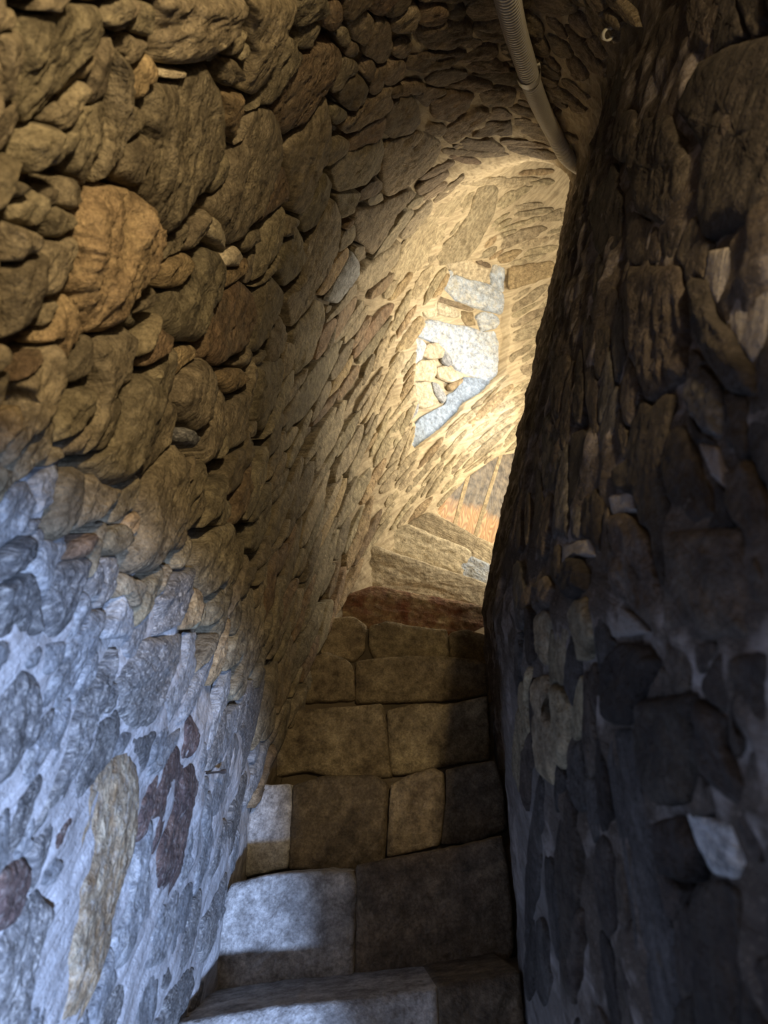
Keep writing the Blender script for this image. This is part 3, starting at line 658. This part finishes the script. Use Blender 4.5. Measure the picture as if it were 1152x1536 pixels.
def fill(sheet, tries, xr, yr, cap):
    seeds = []
    arr = np.zeros((0, 6))
    for _ in range(tries):
        x = random.uniform(*xr); y = random.uniform(*yr)
        if occ(sheet, x, y): continue
        if sheet == 'B' and x < 905 and y > 1170 and random.random() < .8: continue
        if np.isnan(look(sheet, [x], [y])[0]).any(): continue
        an, Lg, Wd = field(sheet, x, y)
        k = math.exp(random.gauss(-.08, .3)); Lg *= k * random.uniform(.75, 1.3); Wd *= k * math.exp(random.gauss(0, .22)); an += random.gauss(0, .075)
        if sheet == 'A' and y > 900 and x < 420 and random.random() < .35: continue
        if sheet == 'A' and y < 820 and random.random() < .5 * float(1 - sstep(x, 240., 420.)): continue
        if len(arr):
            dx = arr[:, 0] - x; dy = -(arr[:, 1] - y)
            u = (dx * np.cos(arr[:, 2]) + dy * np.sin(arr[:, 2])) / ((arr[:, 3] + Lg) / 2); v = (-dx * np.sin(arr[:, 2]) + dy * np.cos(arr[:, 2])) / ((arr[:, 4] + Wd) / 2)
            if (u * u + v * v < .66).any(): continue
        arr = np.vstack([arr, (x, y, an, Lg, Wd, 0)]); 
        if len(arr) >= cap: break
    out = []
    for i in range(len(arr)):
        x, y, an, Lg, Wd, _ = arr[i]
        near = [j for j in range(len(arr)) if j != i and abs(arr[j, 0] - x) < Lg + arr[j, 3] and abs(arr[j, 1] - y) < Lg + arr[j, 3]]
        nd = max(14, min(36, int((Lg + Wd) / 4.5))); th = np.linspace(0, 2 * math.pi, nd, endpoint=False)
        lx = np.cos(th) * Lg / 2; ly = np.sin(th) * (.72 + .28 * np.abs(np.sin(th))) * Wd / 2   # local ellipse directions
        r = np.linspace(.15, 1.3, 24)[:, None]
        qx = x + r * (lx * math.cos(an) - ly * math.sin(an)); qy = y - r * (lx * math.sin(an) + ly * math.cos(an))
        gp = .05 + (.13 * float(1 - sstep(x, 250., 430.)) if (sheet == 'A' and y < 850) else 0)
        bad = occ(sheet, qx, qy)
        own = r + 0 * qx
        for j in near:
            X, Y, A, LL, WW, _ = arr[j]
            dx = qx - X; dy = -(qy - Y)
            u = (dx * math.cos(A) + dy * math.sin(A)) / (LL / 2); v = (-dx * math.sin(A) + dy * math.cos(A)) / (WW / 2)
            bad |= np.sqrt(u * u + v * v) < own + gp
        first = np.where(bad.any(0), bad.argmax(0), len(r) - 1); rr = np.maximum(r[np.maximum(first - 1, 0), 0], .15)
        rr = np.minimum(rr, (.84 if gp > .1 else 1.0) + .25 * np.abs(np.cos(2 * th + random.random() * 3)) + RNG.normal(0, .07, nd))
        rr = rr * (1 + RNG.normal(0, .05, nd)); rr = .84 * rr + .08 * (np.roll(rr, 1) + np.roll(rr, -1))
        poly = list(zip(x + rr * (lx * math.cos(an) - ly * math.sin(an)), y - rr * (lx * math.sin(an) + ly * math.cos(an))))
        if rr.mean() < .35: continue
        out.append((x, y, Lg * Wd, poly))
    return out
def pick_mat(sheet, x, y, P):
    r = random.random()
    if sheet == 'B':
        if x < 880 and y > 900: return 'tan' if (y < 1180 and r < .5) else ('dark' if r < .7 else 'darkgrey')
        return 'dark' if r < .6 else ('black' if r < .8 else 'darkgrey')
    z = P[2]
    if P[1] < 1.75 and z < .28 + random.uniform(-.05, .05): return 'grey' if r < .3 else ('palegrey' if r < .93 else 'mauve')
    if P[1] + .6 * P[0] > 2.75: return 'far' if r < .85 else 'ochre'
    if y < 300 and x > 520: return 'ceil' if r < .8 else 'rust'
    return 'tan' if r < .74 else ('rust' if r < .86 else ('slatey' if r < .95 else 'ochre'))
for sheet, tries, xr, yr, cap in (('A', 18000, (-150, 930), (-150, 1600), 1200), ('B', 3000, (730, 1290), (-120, 1640), 170)):
    for x, y, area, poly in fill(sheet, tries, xr, yr, cap):
        P, N = look(sheet, [x], [y]); P = P[0]
        if np.isnan(P).any(): continue
        m = pick_mat(sheet, x, y, P)
        px_m = np.linalg.norm(P) / FPX                     # metres per pixel there
        low = m in ('grey', 'palegrey', 'mauve')
        h = (.006 if low else .012) * random.uniform(.7, 1.3)
        if m in ('far', 'ceil'): h *= .8
        if sheet == 'A' and P[1] > 1.8: h *= .65
        if m == 'far': h = random.uniform(.002, .010)
        if sheet == 'B': h = random.uniform(.002, .006)
        tl = (0, 0) if (low or sheet == 'B') else (random.uniform(.3, .8), random.uniform(-.1, .3))
        inview = -40 < x < 1192 and -40 < y < 1576
        wn = wall_for(sheet, x, y)
        o = stone(poly, sheet, h, m, tl, sp=4.0 if inview else 12, parent=SHELL[wn], skirt=.05 if (wn == 'wall_left' and not low) else .012)
        if o: PIECES[wn].append((x, y, o))
# past 300 per wall: the smallest are joined into one part per material
for wn, lst in PIECES.items():
    def shown(t):
        x, y, o = t
        return (o.dimensions.length / max(.2, o.matrix_basis.translation.length)) * (1 if (0 < x < 1152 and 0 < y < 1536) else .2)
    lst.sort(key=shown, reverse=True)
    rest = {}
    for t in lst[295:]: rest.setdefault(t[2].data.materials[0].name, []).append(t[2])
    for mn, obs in rest.items():
        V, F, UVs, b = [], [], [], 0
        for o in obs:
            me = o.data; v = np.empty(len(me.vertices) * 3); me.vertices.foreach_get('co', v); v = v.reshape(-1, 3) + np.array(o.location)
            V.append(v); F += [tuple(b + i for i in p.vertices) for p in me.polygons]
            li = np.empty(len(me.loops), np.int32); me.loops.foreach_get('vertex_index', li); u = np.empty(len(me.loops) * 2); me.uv_layers[0].data.foreach_get('uv', u)
            vu = np.zeros((len(v), 2)); vu[li] = u.reshape(-1, 2); UVs.append(vu); b += len(v)
            bpy.data.objects.remove(o); bpy.data.meshes.remove(me)
        j = mesh_obj('small_stones', np.vstack(V), F, bpy.data.materials[mn], SHELL[wn], np.vstack(UVs), origin=(0, 0, 0)); j['kind'] = 'stuff'
    print(wn, len(lst))

# ------------------------------------------------------------------ niche in the sunlit wall
def CN_(p): return P2(p, 4.8, 600, 370)
NW = SHELL['wall_back']
def nst(poly, h, mat, off, label=None, **kw):
    o = stone(poly, 'A', h, mat, (0, 0), sp=3.0, offset=off, parent=NW, label=label, name=kw.pop('name', 'stone'), **kw)
    return o
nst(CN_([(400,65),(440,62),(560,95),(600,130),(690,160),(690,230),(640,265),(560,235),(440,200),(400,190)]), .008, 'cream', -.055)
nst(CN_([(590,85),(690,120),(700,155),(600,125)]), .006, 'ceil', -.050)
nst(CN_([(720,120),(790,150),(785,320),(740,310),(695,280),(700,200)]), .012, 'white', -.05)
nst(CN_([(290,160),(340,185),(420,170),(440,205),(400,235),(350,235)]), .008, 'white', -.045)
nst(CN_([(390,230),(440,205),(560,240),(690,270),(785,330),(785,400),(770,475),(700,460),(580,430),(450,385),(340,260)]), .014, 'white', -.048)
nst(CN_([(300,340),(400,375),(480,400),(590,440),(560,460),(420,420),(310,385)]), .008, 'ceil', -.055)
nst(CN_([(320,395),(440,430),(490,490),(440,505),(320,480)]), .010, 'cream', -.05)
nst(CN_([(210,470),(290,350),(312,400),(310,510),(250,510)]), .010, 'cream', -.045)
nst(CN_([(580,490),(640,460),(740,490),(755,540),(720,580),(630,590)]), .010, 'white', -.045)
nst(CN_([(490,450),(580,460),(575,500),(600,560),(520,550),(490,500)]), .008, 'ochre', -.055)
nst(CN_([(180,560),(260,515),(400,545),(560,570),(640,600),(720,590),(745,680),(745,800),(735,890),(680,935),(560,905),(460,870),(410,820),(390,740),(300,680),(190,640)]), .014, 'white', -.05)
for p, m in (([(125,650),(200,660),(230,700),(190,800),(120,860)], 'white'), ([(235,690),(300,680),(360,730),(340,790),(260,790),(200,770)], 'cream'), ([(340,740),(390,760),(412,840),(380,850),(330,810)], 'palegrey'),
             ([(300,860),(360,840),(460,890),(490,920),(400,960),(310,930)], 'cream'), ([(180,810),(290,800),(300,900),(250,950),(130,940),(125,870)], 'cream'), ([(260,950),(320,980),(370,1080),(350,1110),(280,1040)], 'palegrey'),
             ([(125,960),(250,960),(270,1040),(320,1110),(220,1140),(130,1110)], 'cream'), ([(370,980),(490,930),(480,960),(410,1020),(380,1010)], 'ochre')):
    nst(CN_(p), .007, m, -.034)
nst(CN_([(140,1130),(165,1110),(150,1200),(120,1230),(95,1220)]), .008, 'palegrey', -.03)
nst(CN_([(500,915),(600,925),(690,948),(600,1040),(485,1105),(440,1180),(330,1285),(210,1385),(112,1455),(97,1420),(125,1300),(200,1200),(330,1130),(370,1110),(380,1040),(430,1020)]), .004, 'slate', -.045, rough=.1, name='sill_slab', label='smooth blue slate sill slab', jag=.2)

# ------------------------------------------------------------------ plank door at the head of the stair
def wood_mat():
    q = NT('weathered_plank_wood')
    uv = q.n('ShaderNodeTexCoord').outputs['UV']
    mp = q.n('ShaderNodeMapping'); mp.inputs['Scale'].default_value = (6, 26, 1); q.l(uv, mp.inputs[0])
    nz = q.n('ShaderNodeTexNoise'); q.l(mp.outputs[0], nz.inputs['Vector']); nz.inputs['Scale'].default_value = .55; nz.inputs['Detail'].default_value = 1.5
    rings = q.math('SINE', q.math('MULTIPLY', nz.outputs['Fac'], 95.0))
    geo = q.n('ShaderNodeNewGeometry').outputs['Position']
    col = q.ramp(q.math('ADD', q.math('MULTIPLY', rings, .5), .5), [(0.0, (.28, .15, .06)), (1.0, (.50, .31, .15))])
    # grey weathered grime on the upper part of the boards
    sep = q.n('ShaderNodeSeparateXYZ'); q.l(geo, sep.inputs[0])
    v = q.math('ADD', sep.outputs[2], q.math('MULTIPLY', q.noise(geo, 9, 4, .6), .16))
    col = q.mix(q.ramp(v, [(DOORZ, (0, 0, 0)), (DOORZ + .07, (1, 1, 1))]) if False else q.n('ShaderNodeMapRange').outputs[0], col, col) if False else col
    mr = q.n('ShaderNodeMapRange'); q.l(v, mr.inputs[0]); mr.inputs[1].default_value = DOORZ + .115; mr.inputs[2].default_value = DOORZ + .165
    grime = q.ramp(q.noise(geo, 30, 4, .65), [(.35, (.05, .042, .035)), (.65, (.19, .155, .11))])
    col = q.mix(mr.outputs[0], col, grime)
    q.l(col, q.b.inputs['Base Color']); q.b.inputs['Roughness'].default_value = .6
    q.l(q.bump(rings, .4, .002), q.b.inputs['Normal']); return q.m
dP, dN = look('A', [660, 720, 770, 740, 700], [780, 760, 700, 800, 740])
dc = dP.mean(0); A_ = dP - dc; _, _, vt = np.linalg.svd(A_); dn = vt[2]; dn = dn if dn @ dN.mean(0) > 0 else -dn
dc = dc - dn * .045
DOORZ = float(look('A', [740], [775])[0][0][2]) - .02
M['wood'] = wood_mat()
M['dark_gap'] = stone_mat('pale_dry_joint', (.45, .36, .22), (.40, .31, .19), (.35, .27, .16), bump=.2)
def on_plane(px, py, p0, n):
    r = ray(px, py); return r * ((p0 @ n) / (r @ n))
door = empty('door_1', tuple(on_plane(720., 800., dc, dn))); tag(door, 'plank door of weathered brown boards at the head of the stair', 'door', kind='structure')
def prism(name, poly, p0, n, th, mat, parent, uvdir=(0, 1), bev=.003, label=None):
    pts = np.array([on_plane(x, y, p0, n) for x, y in poly]); m = len(pts)
    c = pts.mean(0)
    inn = c + (pts - c) * (1 - bev / np.maximum(np.linalg.norm(pts - c, axis=1), .02))[:, None] + n * bev
    bk = pts - n * th
    V = np.vstack([inn, pts, bk]); F = [tuple(range(m))] + [(i, m + i, m + (i + 1) % m, (i + 1) % m) for i in range(m)] + [(m + i, 2 * m + i, 2 * m + (i + 1) % m, m + (i + 1) % m) for i in range(m)]
    if np.cross(pts[1] - pts[0], pts[2] - pts[1]) @ n < 0: F = [tuple(reversed(f)) for f in F]
    e1 = on_plane(753., 681., p0, n) - on_plane(713., 803., p0, n); e1 /= np.linalg.norm(e1); e2 = np.cross(n, e1)
    uv = np.stack([V @ e1, V @ e2], -1)
    o = mesh_obj(name, V, F, mat, parent, uv, smooth=False)
    if label: o['label'] = label
    return o
prism('plank', [(652, 770), (698, 716), (702, 718), (680, 790), (664, 786)], dc, dn, .03, M['wood'], door, label='short end board, blackened')
prism('plank', [(704, 714), (750, 681), (711, 806), (682, 792)], dc, dn, .03, M['wood'], door)
prism('plank', [(754, 679), (800, 660), (758, 828), (714, 806)], dc, dn, .03, M['wood'], door)
prism('plank', [(804, 660), (860, 655), (860, 870), (761, 830)], dc, dn, .03, M['wood'], door)

for ln in ([(698, 718), (705, 713), (684, 792), (678, 790)], [(749, 681), (755, 678), (715, 807), (709, 805)], [(799, 660), (805, 659), (763, 830), (757, 828)]):
    prism('joint_strip', ln, dc + dn * .003, dn, .02, M['dark_gap'], door)

# ------------------------------------------------------------------ the steps
def dpt(px, py, y): r = ray(px, py); return r * (y / r[1])
STEPS = [
 # left nosing px, right nosing px, plan depth left/right, label, blocks [(outline, material, label)]
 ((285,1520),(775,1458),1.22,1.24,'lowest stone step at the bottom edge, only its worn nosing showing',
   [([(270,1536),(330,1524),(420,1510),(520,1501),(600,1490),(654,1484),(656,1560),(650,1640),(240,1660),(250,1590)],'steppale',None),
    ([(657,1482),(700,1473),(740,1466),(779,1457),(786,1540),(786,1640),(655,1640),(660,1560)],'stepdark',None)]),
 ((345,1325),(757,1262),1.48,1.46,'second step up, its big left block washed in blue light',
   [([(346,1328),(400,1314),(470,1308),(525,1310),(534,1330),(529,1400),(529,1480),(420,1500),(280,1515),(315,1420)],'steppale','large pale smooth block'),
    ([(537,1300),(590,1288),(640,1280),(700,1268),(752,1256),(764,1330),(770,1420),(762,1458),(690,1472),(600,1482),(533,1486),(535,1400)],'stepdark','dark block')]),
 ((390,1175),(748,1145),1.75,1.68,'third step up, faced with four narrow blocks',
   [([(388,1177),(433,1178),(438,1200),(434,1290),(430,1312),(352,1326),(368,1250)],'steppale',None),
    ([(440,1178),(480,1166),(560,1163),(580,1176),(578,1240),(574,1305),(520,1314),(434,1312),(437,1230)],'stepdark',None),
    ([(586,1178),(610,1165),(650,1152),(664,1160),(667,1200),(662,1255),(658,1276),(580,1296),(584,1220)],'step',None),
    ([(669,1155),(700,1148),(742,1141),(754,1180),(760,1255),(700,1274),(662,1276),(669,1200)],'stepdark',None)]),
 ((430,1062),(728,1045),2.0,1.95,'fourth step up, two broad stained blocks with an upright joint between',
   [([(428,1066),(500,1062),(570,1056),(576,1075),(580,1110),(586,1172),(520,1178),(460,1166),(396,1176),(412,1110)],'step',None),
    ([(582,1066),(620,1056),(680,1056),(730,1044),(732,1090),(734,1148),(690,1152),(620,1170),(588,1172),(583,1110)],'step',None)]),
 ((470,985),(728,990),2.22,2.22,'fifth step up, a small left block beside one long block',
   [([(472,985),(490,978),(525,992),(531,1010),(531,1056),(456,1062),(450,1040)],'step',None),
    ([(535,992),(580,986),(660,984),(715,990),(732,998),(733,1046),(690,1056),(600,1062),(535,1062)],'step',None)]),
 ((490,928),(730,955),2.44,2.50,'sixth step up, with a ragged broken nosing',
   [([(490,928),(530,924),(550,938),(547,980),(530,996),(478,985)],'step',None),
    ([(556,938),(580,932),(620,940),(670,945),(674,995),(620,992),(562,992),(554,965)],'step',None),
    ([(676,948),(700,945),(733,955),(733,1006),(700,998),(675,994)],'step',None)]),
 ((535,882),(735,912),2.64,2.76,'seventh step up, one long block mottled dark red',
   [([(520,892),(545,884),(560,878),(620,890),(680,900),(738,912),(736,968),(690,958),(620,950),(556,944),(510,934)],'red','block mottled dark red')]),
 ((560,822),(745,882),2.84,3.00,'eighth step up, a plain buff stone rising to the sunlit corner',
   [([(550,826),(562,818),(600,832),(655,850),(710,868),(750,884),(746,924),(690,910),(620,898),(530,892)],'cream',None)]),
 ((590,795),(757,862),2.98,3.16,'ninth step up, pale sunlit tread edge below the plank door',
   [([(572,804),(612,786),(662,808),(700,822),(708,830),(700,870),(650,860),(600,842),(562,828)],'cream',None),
    ([(706,834),(740,850),(765,866),(765,912),(742,892),(700,872),(672,852)],'white','block coloured blue-white as a patch of sun')]),  # the sun patch is painted as this block's own pale colour
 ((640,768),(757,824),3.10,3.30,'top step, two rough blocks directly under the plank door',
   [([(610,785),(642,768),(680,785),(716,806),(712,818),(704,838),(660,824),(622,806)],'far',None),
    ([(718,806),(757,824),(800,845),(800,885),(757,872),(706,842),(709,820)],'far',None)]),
]
LIFT = [0, 13, 10, 10, 8, 5, 4, 2, 2, 2]  # raises block bottoms to open the dark shadow band below each riser
for si, (lp, rp, yl, yr, label, blocks) in enumerate(STEPS):
    a = dpt(*lp, yl); b = dpt(*rp, yr)
    t = b - a; n = np.cross(np.array([0, 0, 1.]), t); n[2] = 0; n /= np.linalg.norm(n)
    if n[1] > 0: n = -n
    e = empty('stone_step', tuple((a + b) / 2 - np.array([0, 0, .2]))); tag(e, label, 'step', 'steps of the winding stone stair')
    # mortar core: box a little behind the faces, darkened for the shadow bands under the risers
    th = t / np.linalg.norm(t); A0 = a - th * .12 - n * .03; B0 = b + th * .14 - n * .03
    nx, nz = 40, 14; V = []; F = []
    zt = -.010
    for i in range(nx):
        q = A0 + (B0 - A0) * i / (nx - 1)
        for j in range(nz):
            V.append(q + np.array([0, 0, zt - .30 * (1 - j / (nz - 1))]))
        for j in range(1, 9): V.append(q + np.array([0, 0, zt]) - n * .3 * j / 8)
    V = np.array(V); V = V + n * (fbm(V * 30, 3, 7) * .004)[:, None] + np.array([0, 0, 1.]) * (fbm(V * 22, 3, 17) * .004)[:, None]
    m = nz + 8
    for i in range(nx - 1):
        for j in range(m - 1): F.append((i * m + j, (i + 1) * m + j, (i + 1) * m + j + 1, i * m + j + 1))
    uv = V[:, [0, 2]]
    mesh_obj('mortar_bed', V, F, M['bed'], e, uv)
    for poly, mat, bl in blocks:
        ys = [p[1] for p in poly]; yc = (min(ys) + max(ys)) / 2; hy = (max(ys) - min(ys)) / 2
        poly = [(x, y - LIFT[si] * float(sstep((y - yc) / hy, .2, .7)) * random.uniform(.75, 1.2)) for x, y in poly]
        stone(poly, None, .010, mat, (0, 0), sp=4.0, rough=.55, name='block', parent=e, label=bl, power=7, plane=(a, n), back=.24, jag=.8)

# stair underside / earth below
S_ = catmull(ST, 60); V = []; F = []
for i in range(60):
    for q in range(5):
        w = q / 4 * 1.3 - .15; V.append((S_[i, 0] * (1 - w) + S_[i, 2] * w, S_[i, 1] * (1 - w) + S_[i, 3] * w, S_[i, 4] - .24))
for i in range(59):
    for q in range(4): F.append((i * 5 + q, (i + 1) * 5 + q, (i + 1) * 5 + q + 1, i * 5 + q + 1))
V = np.array(V); fl = mesh_obj('floor', V, F, M['mortar_tan'], None, V[:, :2]); tag(fl, 'packed rubble bed under the steps', 'floor', kind='structure')

# ------------------------------------------------------------------ conduit, clips, nail
def plastic():
    q = NT('grey_plastic'); q.b.inputs['Base Color'].default_value = (.50, .46, .38, 1); q.b.inputs['Roughness'].default_value = .3; return q.m
M['plastic'] = plastic()
q = NT('white_plastic'); q.b.inputs['Base Color'].default_value = (.62, .58, .47, 1); q.b.inputs['Roughness'].default_value = .4; M['wplastic'] = q.m
q = NT('rusty_iron'); q.b.inputs['Base Color'].default_value = (.05, .04, .035, 1); q.b.inputs['Roughness'].default_value = .6; M['iron'] = q.m
def on_wall(px, py, off, sheet='A'):
    P, N = look(sheet, [px], [py]); return P[0] + N[0] * off
def before_wall(px, py, off):
    P, N = look('A', [px], [py]); P = P[0]; L = np.linalg.norm(P); c = max(.45, abs(N[0] @ P) / L)
    return P * (1 - off / (c * L))
cpx = [(742,-110),(750,-60),(762,0),(774,50),(788,95),(797,125),(811,160),(831,200),(853,238),(877,270),(910,300),(945,322)]
cps = np.array([before_wall(x, y, .045) for x, y in cpx[:9]])
cps = np.vstack([cps, cps[8] + [.13, .12, .07], cps[8] + [.30, .22, .16], cps[8] + [.50, .30, .28]])
path = catmull(cps, 2200)
def tube(path, rad, seg):
    t = np.gradient(path, axis=0); t /= np.linalg.norm(t, axis=1)[:, None]
    up = np.array([.3, .1, 1.]); a = np.cross(t, up); a /= np.linalg.norm(a, axis=1)[:, None]; b = np.cross(t, a)
    th = np.linspace(0, 2 * math.pi, seg, endpoint=False)
    V = path[:, None, :] + rad[:, None, None] * (np.cos(th)[None, :, None] * a[:, None, :] + np.sin(th)[None, :, None] * b[:, None, :])
    n = len(path); V = V.reshape(-1, 3); F = []
    for i in range(n - 1):
        for j in range(seg): F.append((i * seg + j, (i + 1) * seg + j, (i + 1) * seg + (j + 1) % seg, i * seg + (j + 1) % seg))
    return V, F
al = np.zeros(len(path)); al[1:] = np.cumsum(np.linalg.norm(np.diff(path, axis=0), axis=1))
RAD = .029
ct = empty('flexible_conduit', tuple(cps[5])); tag(ct, 'grey ribbed plastic cable conduit hanging along the vault beside the newel wall', 'conduit')
rad = RAD * (.80 + .20 * np.abs(np.sin(al * math.pi / .018)))
V, F = tube(path, rad, 20); mesh_obj('ribbed_tube', V, F, M['plastic'], ct)
# cable clip round the tube
ci = int(np.argmin(np.linalg.norm(path - before_wall(793, 112, .045), axis=1)))
seg = path[ci - 24:ci + 24]; V, F = tube(seg, np.full(len(seg), RAD * 1.16), 24)
cl = mesh_obj('clip_band', V, F, M['wplastic'], ct, label if False else None); cl['label'] = 'smooth plastic clip band'
tN = look('A', [790], [108])[1][0]; tt = path[ci + 15] - path[ci - 15]; tt /= np.linalg.norm(tt); sd = np.cross(tt, tN); sd /= np.linalg.norm(sd)
def boxv(c, ax, sz):
    V = []; 
    for i in (-1, 1):
        for j in (-1, 1):
            for k in (-1, 1): V.append(c + ax[0] * i * sz[0] + ax[1] * j * sz[1] + ax[2] * k * sz[2])
    return np.array(V), [(0,1,3,2),(4,6,7,5),(0,4,5,1),(2,3,7,6),(0,2,6,4),(1,5,7,3)]
V, F = boxv(path[ci] - tN * .028, (sd, tt, tN), (.034, .012, .014)); mesh_obj('clip_foot', V, F, M['wplastic'], ct, smooth=False)
# spare clip on the vault, nothing in it
sc = on_wall(921, 44, .012, 'B' if not np.isnan(look('B', [921], [44])[0]).any() else 'A')
sN = look('B' if not np.isnan(look('B', [921], [44])[0]).any() else 'A', [921], [44])[1][0]
e1 = np.cross(sN, [0, .4, 1.]); e1 /= np.linalg.norm(e1); e2 = np.cross(sN, e1)
ce = empty('cable_clip', tuple(sc)); tag(ce, 'small empty cream plastic cable clip fixed to the stone high beside the newel wall', 'clip')
th = np.linspace(R(-50), R(230), 26); ro, ri = .013, .0095
arc = []
F = []
for i, a in enumerate(th):
    for rr_, w in ((ro, -1), (ro, 1), (ri, 1), (ri, -1)):
        arc.append(sc + sN * (math.sin(a) * rr_ + .004) + e1 * math.cos(a) * rr_ + e2 * w * .009)
for i in range(len(th) - 1):
    for j in range(4): F.append((i * 4 + j, (i + 1) * 4 + j, (i + 1) * 4 + (j + 1) % 4, i * 4 + (j + 1) % 4))
mesh_obj('clip_ring', arc, F, M['wplastic'], ce)
V, F = boxv(sc - sN * .008, (e1, e2, sN), (.011, .007, .005)); mesh_obj('clip_base', V, F, M['wplastic'], ce, smooth=False)
# nail in the lower left wall
p0 = on_wall(306, 1160, .004); p1 = on_wall(318, 1157, .022)
nl = np.linspace(0, 1, 8)[:, None]; pth = p0 + (p1 - p0) * nl
V, F = tube(pth, np.array([.0018] * 6 + [.004, .004]), 10); F.append(tuple(range(70, 80)))
o = mesh_obj('nail', V, F, M['iron'], None); tag(o, 'short dark iron nail sticking out of the pale mortar of the left wall', 'nail')
print('done')
